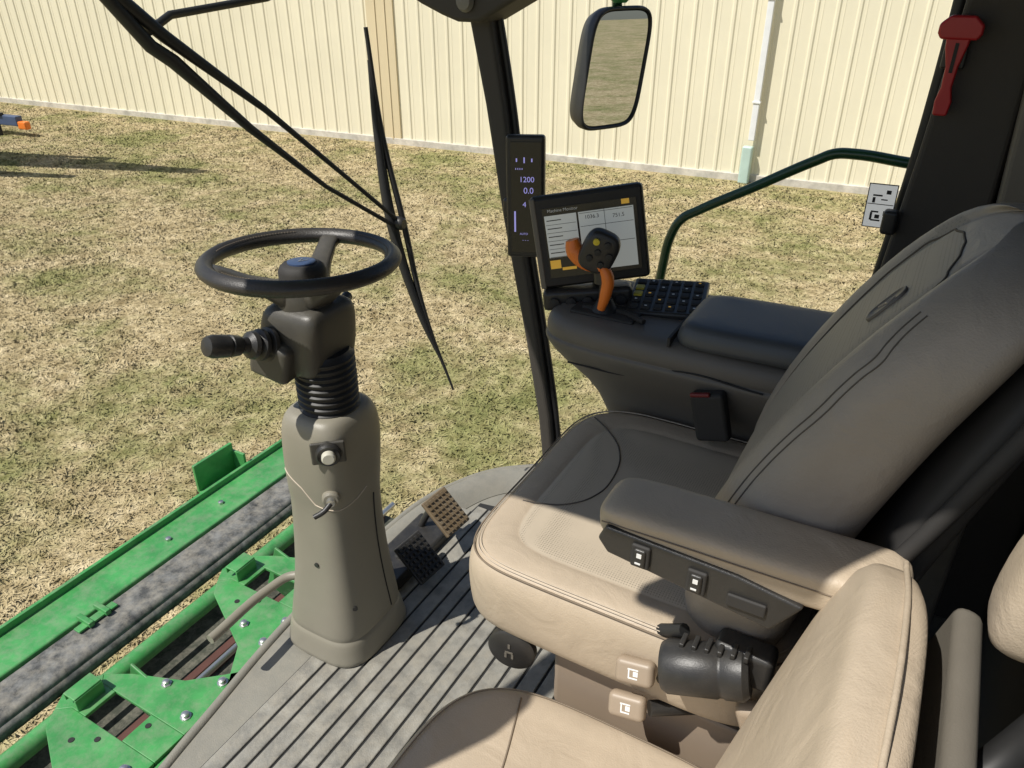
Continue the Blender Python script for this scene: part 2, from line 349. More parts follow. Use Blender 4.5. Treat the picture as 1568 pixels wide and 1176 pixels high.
# ---------------------------------------------------------------- front feeder frame (green)
grp('feeder_house_frame')
box('outer_beam',(-2.21,1.0,-.45),(.17,2.05,.10),green,.008)
box('outer_beam_flange',(-2.29,1.0,-.44),(.015,2.05,.13),green,.003)
box('rubber_strip',(-2.045,.95,-.435),(.145,2.1,.07),dirty,.02)
tube('rubber_roll',[(-1.985,-.1,-.44),(-1.985,.9,-.445),(-1.985,1.95,-.44)],.028,dirty)
tube('green_pipe',[(-1.845,-.1,-.42),(-1.845,1.95,-.42)],.03,green)
tube('green_pipe_thin',[(-1.91,-.1,-.46),(-1.91,1.95,-.46)],.012,green)
tube('thin_pipe',[(-1.60,-.1,-.42),(-1.62,1.9,-.42)],.011,steel)
box('lower_deck',(-1.55,.9,-.62),(.95,2.2,.05),mat('deck_dirty',(.05,.055,.04),.8,.5,14,.5,50,dust=.4),.005)
for x_ in(-1.75,-1.5,-1.4): box('deck_rib',(x_,.9,-.57),(.03,2.15,.05),mat('rust_rib',(.10,.04,.03),.7,.3),.004)
box('upright_lug',(-2.37,1.68,-.365),(.014,.20,.13),green,.003);box('upright_lug_foot',(-2.33,1.68,-.43),(.08,.20,.012),green,.003);box('upright_lug_end',(-2.335,1.78,-.385),(.07,.012,.1),green,.003)
for y_ in(.86,.92):box('beam_clip',(-2.09,y_+.03,-.385),(.07,.018,.02),green,.003)
box('beam_clip_base',(-2.08,.92,-.392),(.03,.14,.008),green,.002)
for y_ in(.3,.62,1.3,1.55): lathe('beam_bolt',[(.011,0),(.011,.008),(.006,.01)],steel,Matrix.Translation((-2.2,y_,-.399)),6)
def bracket(cy):
    z0,z1=-.06,-.05
    prism('gusset_near',[(-1.21,cy-.33),(-1.30,cy-.20),(-1.50,cy-.10),(-1.53,cy-.06),(-1.50,cy-.035),(-1.36,cy-.035),(-1.21,cy-.035)],z0,z1,'z',green,.002)
    prism('gusset_far',[(-1.21,cy+.045),(-1.36,cy+.045),(-1.50,cy+.045),(-1.52,cy+.065),(-1.46,cy+.10),(-1.33,cy+.15),(-1.26,cy+.21),(-1.21,cy+.26)],z0,z1,'z',green,.002)
    prism('gusset_tip',[(-1.53,cy-.0595),(-1.555,cy-.02),(-1.55,cy+.03),(-1.52,cy+.0645),(-1.50,cy+.045),(-1.45,cy+.045),(-1.45,cy-.035),(-1.50,cy-.035)],z0,z1,'z',green,.002)
    prism('gusset_root',[(-1.21,cy-.0345),(-1.21,cy+.0445),(-1.32,cy+.0445),(-1.32,cy-.0345)],z0,z1,'z',green,.002)
    box('hook_plate',(-1.475,cy,-.035),(.006,.07,.04),green,.002);box('hook_top',(-1.495,cy,-.014),(.042,.07,.006),green,.002)
    box('hook_side',(-1.495,cy+.032,-.032),(.042,.006,.034),green,.002);box('hook_lip',(-1.515,cy,-.024),(.006,.07,.02),green,.002)
    for dx,dy in((-1.25,-.16),(-1.25,-.08),(-1.245,.08),(-1.245,.19),(-1.34,-.14),(-1.36,.12)):
        lathe('bolt',[(.013,0),(.013,.003),(.009,.0035),(.009,.011),(.005,.013)],steel,Matrix.Translation((dx,cy+dy,-.05)),6 if dx<-1.3 else 12)
    for dx,dy in((-1.42,-.09),(-1.30,.02),(-1.37,-.06)): lathe('hole',[(.007,0),(.007,.001)],groove,Matrix.Translation((dx,cy+dy-.0,-.0495)),12)
    box('gusset_web',(-1.38,cy+.11,-.16),(.26,.008,.18),green,.003,rot=(0,20,0))
bracket(.58);bracket(1.07);bracket(.08)
box('gusset_rail',(-1.225,.75,-.075),(.05,1.5,.03),green,.004)

# ---------------------------------------------------------------- steering column & wheel
CX,CY=-1.05,1.03
grp('steering_column')
sec=[(0,.122,.128,-.01),(.012,.124,.130,-.01),(.03,.120,.125,-.01),(.072,.114,.120,-.01),(.076,.1085,.1145,-.01),(.079,.1085,.1145,-.01),(.082,.111,.117,-.01),(.15,.101,.108,-.005),(.25,.089,.096,0),(.38,.082,.09,.005),(.455,.081,.089,.01),(.462,.0835,.0915,.01),(.54,.086,.094,.015),(.60,.087,.094,.02),(.645,.082,.09,.02),(.668,.07,.078,.02),(.672,.055,.062,.02)]
R=[[(CX+o_+p_[0],CY+p_[1],z) for p_ in sell(a_,b_,3.6,48)] for z,a_,b_,o_ in sec]
cob=rings('column_shroud',R,coltrim,sub=1);cbv=bvh_of(cob)
def cp(deg,z,off=.0004):
    t=math.radians(deg);d_=Vector((-math.cos(t),-math.sin(t),0));o_=Vector((CX+.01,CY,z))-d_*.4
    h_=cbv.ray_cast(o_,d_);return (h_[0]-d_*off) if h_[0] else Vector((CX,CY,z))
def cline(name,P,r,m): tube(name,[cp(a_,b_) for a_,b_ in dens(P,8)],r,m,smooth=False)
cline('fascia_seam',[(-125,.53),(-95,.50),(-75,.465),(-45,.455),(-15,.462),(5,.475)],.0014,threadl)
cline('shroud_split_line',[(22,.44),(22,.3),(24,.16),(26,.09)],.0018,groove)
def cframe(deg,z,off=0):
    t=math.radians(deg);return frame(cp(deg,z,off),(-math.sin(t),math.cos(t),0),(0,0,1))
F=cframe(-48,.612,.001)
box('bezel_plate',None,(.07,.052,.008),houm,.012,M=F@Matrix.Translation((0,.0,-.002)))
lathe('switch_bezel',[(.026,-.01),(.026,.010),(.022,.014),(.019,.012)],blk,F)
lathe('switch_knob',[(.014,.008),(.014,.022),(.011,.025),(.001,.025)],mat('ivory',(.6,.58,.48),.4),F)
F2=cframe(-52,.495)
lathe('lock_boss',[(.019,-.01),(.019,.008),(.015,.012)],coltrim,F2)
tube('lock_lever',[F2@Vector((.0,.0,.02)),F2@Vector((-.015,-.012,.03)),F2@Vector((-.035,-.022,.033))],.006,blk)
lathe('lock_cap',[(.009,.012),(.009,.022),(.001,.024)],steel,F2)
for dz,dg_ in((.17,-42),(.29,-88)): lathe('screw',[(.006,-.002),(.006,.003),(.002,.003)],blk,cframe(dg_,dz),12)
tube('tilt_pedal_rod',[(-1.07,1.0,.17),(-1.18,.98,.155),(-1.2,.93,.15),(-1.2,.74,.15)],.0115,coltrim)
pr=[(.058,.655)]
for k in range(9):
    z=.665+k*.0145;pr+=[(.058,z),(.0635,z+.004),(.0635,z+.007),(.058,z+.011)]
pr+=[(.054,.80)]
lathe('bellows',pr,blkr,Matrix.Translation((CX+.025,CY,0)))
Rh=[]
for z,a_,b_,ox in((.745,.045,.055,.0),(.77,.070,.070,-.01),(.80,.078,.076,-.012),(.87,.076,.074,-.0),(.895,.068,.068,.005),(.905,.05,.05,.01)):
    Rh.append([(CX+ox+p_[0],CY+p_[1],z) for p_ in sell(a_,b_,5.5,40)])
rings('switch_housing',Rh,houm,sub=1)
box('housing_left_pod',(CX-.03,CY-.07,.80),(.09,.07,.085),houm,.015,rot=(0,14,8))
pa=(CX-.03,CY-.085,.832);pb=(CX-.050,CY-.215,.878)
M,l=axisM(pa,pb)
lathe('multifunction_stalk',[(.034,0),(.034,.008),(.024,.011),(.031,.018),(.031,.026),(.022,.031),(.028,.038),(.026,.046),(.016,.052),(.016,.066),(.0195,.070),(.021,.086),(.0215,.089),(.018,.091),(.0215,.095),(.022,l-.014),(.018,l-.003),(.001,l)],blk,M)
tube('right_stalk',[(CX,CY+.07,.84),(CX-.02,CY+.14,.855)],.012,blk)
grp('steering_wheel')
WC=Vector((CX,CY,.985));RW=.176
rim=[]
n=96
for j in range(n):
    t=2*math.pi*j/n;ring=[]
    for k in range(16):
        q=2*math.pi*k/16;rr=RW+.0150*math.cos(q)+(.0018*math.cos(3*q));ring.append((rr*math.cos(t),rr*math.sin(t),.0160*math.sin(q)))
    rim.append(ring)
rim.append(rim[0])
WM=Matrix.Translation(WC)@Euler((math.radians(-3),math.radians(-1),0)).to_matrix().to_4x4()
rimm=mat('wheel_leather',(.035,.031,.027),.42,.2,12,.6,380)
o=rings('rim',rim,rimm,cap=False);o.matrix_local=WM
sv2=[];sf=[]
for j in range(170):
    t=2*math.pi*j/170
    if math.cos(t-math.radians(52))>.82 or math.cos(t-math.radians(172))>.82 or math.cos(t-math.radians(292))>.82:
        e_=Vector((math.cos(t),math.sin(t),0));g_=Vector((-math.sin(t),math.cos(t),0));c_=e_*(RW-.0118)+Vector((0,0,.0118));k=len(sv2)
        for dg,dr,dz in((-.0022,0,0),(.0022,0,0),(.0022,.0012,.0008),(-.0022,.0012,.0008),(0,-.0004,.0012)): sv2.append(c_+g_*dg+e_*dr+Vector((0,0,dz)))
        sf+=[(k,k+1,k+4),(k+1,k+2,k+4),(k+2,k+3,k+4),(k+3,k,k+4)]
o=mesh('rim_stitching',sv2,sf,thread);o.matrix_local=WM
lathe('hub_cap',[(.045,-.04),(.046,-.012),(.042,-.002),(.036,.003),(.001,.006)],blkm,WM@Matrix.Translation((0,0,-.010)))
lathe('hub_badge_ring',[(.027,.0),(.027,.003),(.024,.0035),(.001,.0035)],mat('badge_blue',(.05,.08,.16),.3),WM@Matrix.Translation((0,0,-.006)))
text('badge_mark','V',.03,WM,(0,0,-.0015),steel)
lathe('hub_stem',[(.048,-.12),(.055,-.09),(.052,-.06),(.045,-.035)],houm,WM)
for ang in(112,232,352):
    t=math.radians(ang);dv=Vector((math.cos(t),math.sin(t),0));sv_=Vector((-math.sin(t),math.cos(t),0))
    R=[]
    for r_,w_,z_,th in((.02,.036,-.07,.03),(.05,.032,-.062,.022),(.10,.021,-.034,.011),(.145,.018,-.010,.009),(.172,.022,-.002,.010)):
        c_=dv*r_+Vector((0,0,z_));R.append([tuple(c_+sv_*(w_*sx)+Vector((0,0,th*sz))) for sx,sz in((-1,-.6),(-.7,-1),(.7,-1),(1,-.6),(1,.6),(.7,1),(-.7,1),(-1,.6))])
    o=rings('spoke',R,houm);o.matrix_local=WM

# ---------------------------------------------------------------- brake pedals
grp('brake_pedal')
for k,(cx_,cy_,cz_,m_) in enumerate(((-1.00,1.26,.075,blk),(-1.01,1.405,.125,brownm))):
    Fp=frame((cx_,cy_,cz_),(.12,1,.05),(-.75,.05,.66))
    lbox('pad',Fp,(0,0,0),(.095,.12,.012),m_,.004)
    for i in range(6):
        for j in range(7):
            lbox('tread',Fp,(-.038+.0152*i,-.048+.016*j,.009),(.008,.009,.007),m_,.001)
    lbox('backing',Fp,(0,0,-.013),(.06,.09,.014),blk,.003)
    tube('arm',[Fp@Vector((0,.03,-.02)),Fp@Vector((0,.03,-.06)),(cx_-.10,cy_,.02)],.010,blk)
box('pedal_base',(-1.08,1.32,.02),(.12,.28,.04),blk,.01)

# ---------------------------------------------------------------- seats
def pillow(name,c,a,b_,n,z0,z1,crown,m,inner=None,kin=.8,N=96,dome=None):
    h=z1-z0
    prof=[(.0,z0),(.6,z0),(.93,z0+.02*h),(.98,z0+.10*h),(.992,z0+.3*h),(1.0,z0+.6*h),(.992,z0+.80*h),(.965,z0+.93*h),(.925,z0+.99*h),(.87,z1),(.82,z1+.001)]
    prof+=[(s_,z1+crown*(1-(s_/.82)**2)) for s_ in(.77,.75,.73,.62,.48,.34,.2,.08,.0)]
    out=sell(a,b_,n,N);R=[]
    for i,(s_,z_) in enumerate(prof):
        g=.0035 if s_==.75 and inner else 0
        R.append([(c[0]+x_*s_,c[1]+y_*s_,z_-g+(dome(x_*s_/a,y_*s_/b_) if dome else 0)) for x_,y_ in out])
    o=rings(name,R,m,cap=False,sub=1)
    if inner:
        o.data.materials.append(inner)
        k0=[i for i,(s_,z_) in enumerate(prof) if i>5 and s_<=kin][0]
        for p in o.data.polygons:
            if p.index//N>=k0: p.material_index=1
    return o,out
grp('driver_seat')
cc=(-.29,1.063);ca,cb=.285,.283;CT=.650
def dome(u,v): return .010*max(0,abs(v)-.55)-.014*max(0,-u-.5)+.012*max(0,v-.2)
pillow('cushion',cc,ca,cb,5.6,.498,CT,.006,leather,leatherp,.75,dome=dome)
def onc(s_,z_,N_=64,n=5.6):return [(cc[0]+x_*s_,cc[1]+y_*s_,z_+dome(x_*s_/ca,y_*s_/cb)) for x_,y_ in sell(ca,cb,n,N_)]
tube('cushion_edge_seam',onc(.968,CT-.0085),.0016,thread,cyc=True)
for s_ in(.935,.950):tube('cushion_edge_stitch',onc(s_,CT-.0015 if s_<.94 else CT-.0035),.0007,threadl,cyc=True)
def ct(x_,y_):
    u,v=(x_-cc[0])/ca,(y_-cc[1])/cb;r=max(abs(u),abs(v));return CT+(.006*(1-(r/.82)**2) if r<.82 else 0)+dome(u,v)+.0004
tube('insert_seam_far',[(x_,y_,ct(x_,y_)) for x_,y_ in((cc[0]-.235,cc[1]+.215),(cc[0]-.19,cc[1]+.18),(cc[0]-.14,cc[1]+.12),(cc[0]-.118,cc[1]+.04),(cc[0]-.125,cc[1]-.03),(cc[0]-.16,cc[1]-.075),(cc[0]-.2,cc[1]-.09),(cc[0]-.235,cc[1]-.095))],.0014,threadd)
zs=[.60,.64,.70,.78,.86,.94,1.02,1.08,1.13,1.17,1.20,1.222,1.235,1.24]
W=np.interp(zs,[.6,.64,.75,.94,1.06,1.13,1.18,1.21,1.23,1.24],[.19,.215,.24,.243,.235,.222,.20,.17,.12,.03])
XF=np.interp(zs,[.6,.75,.9,1.05,1.14,1.20,1.24],[-.18,-.198,-.158,-.080,-.020,.033,.09])
XB=np.interp(zs,[.6,.75,.9,1.05,1.14,1.20,1.24],[-.05,-.02,.025,.08,.125,.15,.13])
yc=1.035;NB=128
def bprof(t,wv,xf,xb,n=3.6):
    y_=wv*sgp(math.cos(t),2/n);s_=sgp(math.sin(t),2/n);xm=(xf+xb)/2;hx=(xb-xf)/2
    x_=xm+hx*s_
    if s_<0:
        u=abs(y_)/max(wv,.01);bol=math.exp(-((u-.8)/.17)**2)*.018;x_-=bol*(-s_);x_+=.006*math.exp(-((u-.58)/.06)**2)*(-s_)
    return x_,yc+y_
R=[]
for i,z_ in enumerate(zs): R.append([(*bprof(2*math.pi*(j+.5)/NB,W[i],XF[i],XB[i]),z_) for j in range(NB)])
o=rings('backrest',R,leatherg,sub=1);o.data.materials.append(leathergp)
for p in o.data.polygons:
    c_=p.center
    if abs(c_.y-yc)<.14 and p.normal.x<-.3 and c_.z<1.185:p.material_index=1
bvh=bvh_of(o)
def bfront(y_,z_,off=.0006):
    hit=bvh.ray_cast(Vector((-1,y_,z_)),Vector((1,0,0)))
    return (hit[0].x-off if hit[0] else 0,y_,z_)
seam=[(-.14,.68),(-.141,.9),(-.141,1.02),(-.138,1.10),(-.128,1.155),(-.10,1.185),(-.05,1.197),(0,1.2),(.05,1.197),(.10,1.185),(.128,1.155),(.138,1.10),(.141,1.02),(.141,.9),(.14,.68)]
tube('backrest_panel_seam',[bfront(yc+a_,b_) for a_,b_ in dens(seam,3)],.0015,threadd)
for dd in(-.213,-.221): tube('bolster_stitch',[bfront(yc+a_,b_,.0002) for a_,b_ in dens([(dd,.74),(dd,.9),(dd+.003,1.05),(dd+.014,1.12),(dd+.040,1.17)],3)],.0010,threadd)
tube('bolster_stitch_far',[bfront(yc+a_,b_,.0002) for a_,b_ in dens([(.213,.74),(.213,.9),(.210,1.05),(.199,1.12),(.173,1.17)],3)],.0010,threadd)
eb=Vector(bfront(.985,1.125,.001));eu=Vector(bfront(.985,1.145))-Vector(bfront(.985,1.105))
Fb=frame(eb,(0,-1,0),eu)
R=[[(a_*s_,b_*s_,z_) for a_,b_ in sell(.018,.030,2.8,32)] for s_,z_ in((1,-.004),(1,.0015),(.93,.0025),(.84,.0008),(.01,.0008))]
o=rings('embossed_badge',R,mat('badge_grey',(.13,.115,.10),.5));o.matrix_local=Fb
for s0,s1 in(((-.008,-.012),(-.001,.0)),((-.001,.0),(.007,.003)),((.007,.003),(.002,.014)),((-.001,.0),(-.004,.008))):
    tube('badge_relief',[Fb@Vector((*s0,.0012)),Fb@Vector((*s1,.0012))],.0012,leatherg)
R=[]
for z_,w_,x0_,x1_ in((.58,.20,-.03,.03),(.75,.235,-.0,.06),(.9,.243,.03,.095),(1.05,.236,.075,.14),(1.13,.22,.115,.17),(1.19,.17,.14,.18)):
    R.append([((x0_+x1_)/2+(x1_-x0_)/2*p_[0],yc+w_*p_[1],z_) for p_ in sell(1,1,5,40)])
rings('back_shell',R,blkm,sub=1)
tube('back_frame',[(-.0,.785,.80),(.05,.785,.9),(.11,.79,1.05),(.16,.80,1.18)],.010,blkm)
box('suspension_cover',(-.17,1.04,.34),(.46,.37,.30),leather,.03)
box('base_side_panel',(-.17,.845,.41),(.44,.03,.13),mat('tan_plastic',(.30,.235,.175),.5,.08),.012)
box('seat_pan',(-.27,1.055,.488),(.5,.46,.03),blk,.012)
box('slide_rail',(-.2,.80,.22),(.62,.04,.03),trim,.006);box('floor_rail',(-.2,.82,.05),(.7,.08,.05),trim,.01)
box('seat_pedestal',(-.15,1.04,.12),(.5,.42,.22),blkm,.02)
lathe('front_knob_panel',[(.042,0),(.042,.012),(.037,.016),(.001,.016)],blk,frame((-.452,.805,.478),(1,.15,0),(0,0,1)))
Fi=frame((-.452,.788,.478),(1,.15,0),(0,0,1))
for a_,b_,w_,h_ in((0,.012,.004,.010),(0,-.002,.014,.004),(-.006,-.010,.004,.010),(.006,-.010,.004,.010)): lbox('knob_icon',Fi,(a_,b_,.0002),(w_,h_,.0006),trim,0)
tk=mat('tan_lever',(.33,.26,.19),.45,.05)
for nm,cx_,cz_ in(('height_lever',-.226,.586),('damper_lever',-.232,.508)):
    Fl=frame((cx_,.765,cz_),(1,.05,.16),(-.05,.45,1))
    lbox('%s'%nm,Fl,(0,0,0),(.058,.038,.024),tk,.009)
    for a_,b_,w_,h_ in((0,.006,.016,.002),(-.006,0,.002,.012),(.004,0,.007,.007),(.0,-.007,.014,.002)): lbox('lever_icon',Fl,(a_,b_,.0122),(w_,h_,.0006),white,0)
    rod('lever_shaft',(cx_+.03,.78,cz_-.005),(cx_+.12,.85,cz_-.02),.012,blk)
lathe('belt_retractor',[(.001,-.002),(.032,0),(.037,.008),(.037,.075),(.035,.078),(.035,.083),(.037,.086),(.037,.11),(.03,.118),(.001,.118)],blk,axisM((-.185,.755,.632),(-.075,.775,.658))[0])
box('retractor_bracket',(-.085,.79,.665),(.08,.04,.06),blk,.01)
for k in range(6): box('retractor_tooth',(-.165+.017*k,.77,.676+.004*k),(.007,.024,.010),blk,.002)
tube('retractor_strap',[(-.17,.79,.675),(-.25,.82,.60),(-.3,.84,.52)],.010,blkr)
box('belt_buckle',(-.285,1.27,.735),(.065,.03,.10),blkm,.008,rot=(0,-15,0));box('buckle_button',(-.308,1.258,.780),(.038,.010,.008),redd,.003,rot=(0,-15,0))
box('recliner_handle',(-.02,.77,.60),(.12,.03,.05),tk,.012,rot=(0,-20,0))
grp('seat_armrest')
R=[]
for x_,zt,zb,yn,yf in((-.282,.897,.885,.725,.765),(-.277,.908,.872,.708,.782),(-.262,.914,.862,.70,.79),(-.22,.917,.860,.699,.792),(-.12,.918,.860,.699,.792),(-.03,.920,.862,.699,.792),(.03,.922,.868,.699,.792),(.055,.922,.872,.70,.79),(.068,.916,.88,.708,.782),(.073,.90,.89,.725,.765)):
    R.append([(x_,(yn+yf)/2+(yf-yn)/2*p_[0],(zt+zb)/2+(zt-zb)/2*p_[1]+ .0) for p_ in sell(1,1,4.5,40)])
rings('arm_pad',R,leather,sub=1)
prism('switch_panel',[(-.262,.892),(-.272,.870),(-.258,.852),(-.055,.824),(-.025,.872),(-.10,.885)],.694,.72,'y',blk,.004)
for cx_,cz_ in((-.214,.867),(-.144,.859)):
    box('rocker_bezel',(cx_,.692,cz_),(.024,.006,.034),blkm,.003);box('rocker',(cx_,.689,cz_),(.015,.006,.026),blk,.003)
    box('rocker_icon',(cx_,.6855,cz_+.005),(.006,.001,.006),white,0);box('rocker_icon_b',(cx_-.001,.6855,cz_-.007),(.007,.001,.002),white,0)
box('blank_plate',(-.085,.692,.851),(.045,.005,.018),blkm,.003)
tube('arm_side_seam',[(-.27,.7005,.893),(-.2,.6985,.896),(-.05,.6985,.898),(.05,.6995,.90)],.0009,thread)
# ---------------------------------------------------------------- passenger seat
grp('passenger_seat')
pc=(-.24,.52);pa_,pb_=.30,.28
pillow('cushion',pc,pa_,pb_,3.8,.30,.425,.008,leather,None)
tube('cushion_seam',[(pc[0]+x_*.93,pc[1]+y_*.93,.4245) for x_,y_ in sell(pa_,pb_,3.8,64)],.0013,thread,cyc=True)
tube('cushion_cross_seam',[(pc[0]-.17,pc[1]+.235,.4255),(pc[0]-.13,pc[1]+.1,.431),(pc[0]-.11,pc[1],.4325),(pc[0]-.12,pc[1]-.12,.4305),(pc[0]-.15,pc[1]-.22,.4255)],.0016,thread)
zz=[.40,.44,.52,.62,.74,.84,.90,.945,.972,.985]
wb=np.interp(zz,[.4,.5,.7,.88,.95,.985],[.22,.24,.24,.228,.20,.10])
R=[]
def pbx(z_): return -.115+(z_-.42)*.22
for i,z_ in enumerate(zz):
    x0_=pbx(z_);x1_=x0_+.088
    if z_>.93: x0_+=.012;x1_-=.010
    if z_>.98: x0_+=.010;x1_-=.010
    R.append([((x0_+x1_)/2+(x1_-x0_)/2*p_[0],.53+wb[i]*p_[1],z_) for p_ in sell(1,1,3.6,64)])
rings('backrest',R,leather,sub=1)
pp=[]
for z_ in(.45,.6,.75,.88): pp.append((pbx(z_)+.055,.53-np.interp(z_,zz,wb)*.985,z_))
pp+=[(pbx(.95)+.055,.53-.19,.955),(pbx(.98)+.052,.53-.09,.9835),(pbx(.98)+.052,.53+.09,.9835),(pbx(.95)+.055,.53+.19,.955)]
tube('backrest_piping',pp,.003,leather)
box('backrest_shell',(.075,.53,.66),(.03,.44,.5),trim,.012,rot=(0,12.5,0))
box('seat_base',(-.2,.5,.17),(.45,.42,.26),trim,.02)
box('hinge',(.02,.785,.45),(.09,.03,.07),blk,.01)
R=[[(.176+.045*p_[0]*s_+.1*(z_-1.0),.68+.045*p_[1]*s_,z_) for p_ in sell(1,1,3.5,40)] for s_,z_ in((.5,.935),(.9,.945),(1,.97),(1.03,1.01),(1,1.045),(.85,1.072),(.4,1.082))]
rings('side_headrest',R,leather,sub=1)
tube('lap_belt',[(.10,.55,.75),(.16,.60,.84),(.2,.66,.86)],.018,blkr)

# ---------------------------------------------------------------- right console
grp('control_console')
def plan(x0,x1,y0,y1,n=5,N_=56): return [((x0+x1)/2+p_[0],(y0+y1)/2+p_[1]) for p_ in sell((x1-x0)/2,(y1-y0)/2,n,N_)]
R=[]
for z_,x0_,x1_,y0_,y1_ in((.30,-.47,.05,1.38,1.6),(.45,-.51,.05,1.375,1.6),(.62,-.555,.05,1.365,1.6),(.69,-.60,.05,1.34,1.6),(.745,-.655,.05,1.30,1.6),(.785,-.68,.05,1.28,1.6),(.80,-.684,.05,1.278,1.6),(.803,-.676,.05,1.286,1.6),(.806,-.681,.05,1.28,1.6),(.835,-.678,.05,1.283,1.59),(.85,-.664,.04,1.297,1.58),(.854,-.63,.0,1.33,1.55)):
    R.append([(a_,b2,z_) for a_,b2 in plan(x0_,x1_,y0_,y1_)])
rings('body',R,cons,sub=1)
R=[]
for z_,k_ in((.84,.0),(.862,.0),(.885,.006),(.893,.016),(.896,.03)):
    R.append([(a_,b2,z_+ .03*(a_+.38)) for a_,b2 in plan(-.385+k_,.03,1.283+k_,1.50-k_,7)])
rings('lid_pad',R,lid,sub=1)
box('lid_gap',(-.389,1.39,.855),(.006,.20,.02),blkm,.001)
tube('body_crease',[(-.60,1.296,.757),(-.45,1.295,.765),(-.38,1.285,.80),(-.2,1.28,.80)],.002,groove)
Fk=frame((-.455,1.47,.864),(.97,.2,.06),(-.2,.97,.12))
lbox('keypad',Fk,(0,0,0),(.16,.15,.018),blk,.006)
for i in range(6):
    for j in range(5):
        m_=blkm
        if (i,j) in((0,3),(0,2)): m_=yellow
        lbox('key',Fk,(-.062+.0245*i,-.054+.027*j,.010),(.019,.019,.006),m_,.003)
        if m_ is blkm and (i*3+j)%2: lbox('key_mark',Fk,(-.062+.0245*i,-.054+.027*j,.0133),(.005,.003,.0006),white if (i+j)%3 else scry,0)
tube('hydro_slot',[(-.60,1.36,.857),(-.52,1.37,.859),(-.46,1.345,.86)],.006,blkm)
box('slot_plate',(-.55,1.37,.853),(.14,.07,.01),blkm,.004)
Fq=frame((-.615,1.42,.845),(.9,.4,.1),(-.1,.0,1))
lbox('knob_panel',Fq,(0,.012,0),(.19,.045,.05),blk,.01)
for k in range(5): lathe('knob',[(.011,.025),(.011,.034),(.001,.036)],blkm,Fq@Matrix.Translation((-.07+.035*k,.01,0)),20)
grp('joystick_lever')
jb=Vector((-.555,1.37,.855))
tube('stem',[jb,jb+Vector((.0,-.01,.04)),jb+Vector((.008,-.02,.09))],.011,blk)
lathe('boot',[(.03,0),(.022,.012),(.014,.028)],blkr,Matrix.Translation(jb))
tube('orange_grip_stem',[jb+Vector((.003,-.028,.015)),jb+Vector((.012,-.03,.05)),jb+Vector((.014,-.03,.085)),jb+Vector((.0,-.03,.108))],.012,orange,radii=[.7,1,1.1,.8])
tube('orange_trigger',[jb+Vector((.002,-.03,.105)),jb+Vector((-.035,-.03,.11)),jb+Vector((-.058,-.03,.128)),jb+Vector((-.066,-.03,.15))],.017,orange,radii=[.7,1,1.15,.8])
Fj=frame(jb+Vector((-.008,-.028,.135)),(.86,.35,-.38),(.35,.1,.93))
R=[[(a_*s_,b_*s_,z_) for a_,b_ in sell(.036,.044,3.2,36)] for s_,z_ in((.6,-.03),(.9,-.022),(1,-.008),(1,.006),(.93,.013),(.8,.016),(.01,.018))]
o=rings('head',R,blk,sub=1);o.matrix_local=Fj
for i,(a_,b_) in enumerate(((-.015,.022),(.008,.024),(.02,.004),(-.004,.003),(.012,-.018),(-.014,-.014))):
    lathe('button',[(.0065,.014),(.0065,.021),(.001,.022)],yellow if i==0 else blkm,Fj@Matrix.Translation((a_,b_,0)),16)
tube('head_neck',[jb+Vector((.0,-.02,.07)),jb+Vector((-.004,-.022,.12))],.018,blk)
# ---------------------------------------------------------------- displays
grp('touchscreen_monitor')
F=frame((-.619,1.425,.984),(.202,.09,.037),(-.04,0,.19))
W_,H_=.232,.196
lbox('housing',F,(0,0,-.012),(W_,H_,.03),blk,.01)
lbox('rear_housing',F,(0,0,-.04),(W_*.8,H_*.7,.04),blkm,.012)
lbox('bezel',F,(0,0,.0035),(W_-.012,H_-.012,.004),blkm,.002)
lbox('bezel_left',F,(-W_/2+.006,0,.003),(.012,H_-.004,.008),trim,.003)
lbox('screen',F,(.004,.0,.0065),(.192,.148,.0012),scrd,0)
z_=.0078
lbox('ui_panel',F,(.037,-.004,z_),(.112,.124,.0008),scr,0)
lbox('ui_left',F,(-.056,.014,z_),(.066,.088,.0008),scr,0)
lbox('ui_title_bar',F,(.004,.068,z_),(.188,.010,.0008),scrd,0);text('ui_title','Machine Monitor',.009,F,(-.05,.0675,z_+.001),white)
lbox('ui_tab',F,(-.078,-.045,z_),(.022,.018,.0008),scry,0);lbox('ui_tab_b',F,(.078,.068,z_+.0008),(.016,.010,.0008),scry,0);lbox('ui_tab_c',F,(-.05,-.056,z_),(.03,.006,.0008),scry,0)
for k in range(5): lbox('ui_row',F,(-.070,.048-.017*k,z_+.0009),(.030,.0018,.0005),scrd,0);lbox('ui_row_b',F,(-.056,.039-.017*k,z_+.0009),(.062,.0007,.0005),scrd,0)
for (s_,a_,b_) in(('1036.3',.008,.046),('751.5',.062,.042),('6.7',.010,.010)): text('ui_value',s_,.011,F,(a_,b_,z_+.001),scrd)
for a_ in(.034,): lbox('ui_divider',F,(a_,0.02,z_+.0009),(.0008,.08,.0005),scrd,0)
for b_ in(.028,.055,-.01): lbox('ui_divider_h',F,(.037,b_,z_+.0009),(.108,.0008,.0005),scrd,0)
tube('monitor_arm',[F@Vector((0,-.05,-.05)),F@Vector((.01,-.11,-.04)),(-.60,1.47,.84)],.018,blk)
grp('corner_post_display')
F=frame((-.868,1.60,.99),(.93,.36,.02),(-.10,0,1))
lbox('housing',F,(0,0,-.01),(.092,.29,.028),blk,.008);lbox('screen',F,(.002,0,.005),(.072,.262,.002),scrd,.0005)
for s_,a_,b_,sz in(('1200',.004,.045,.018),('0.0',.008,.019,.020),('4',-.002,-.014,.018),('- - -',.0,-.10,.010),('AUTO',-.004,-.085,.007)): text('readout',s_,sz,F,(a_,b_,.0068),lav)
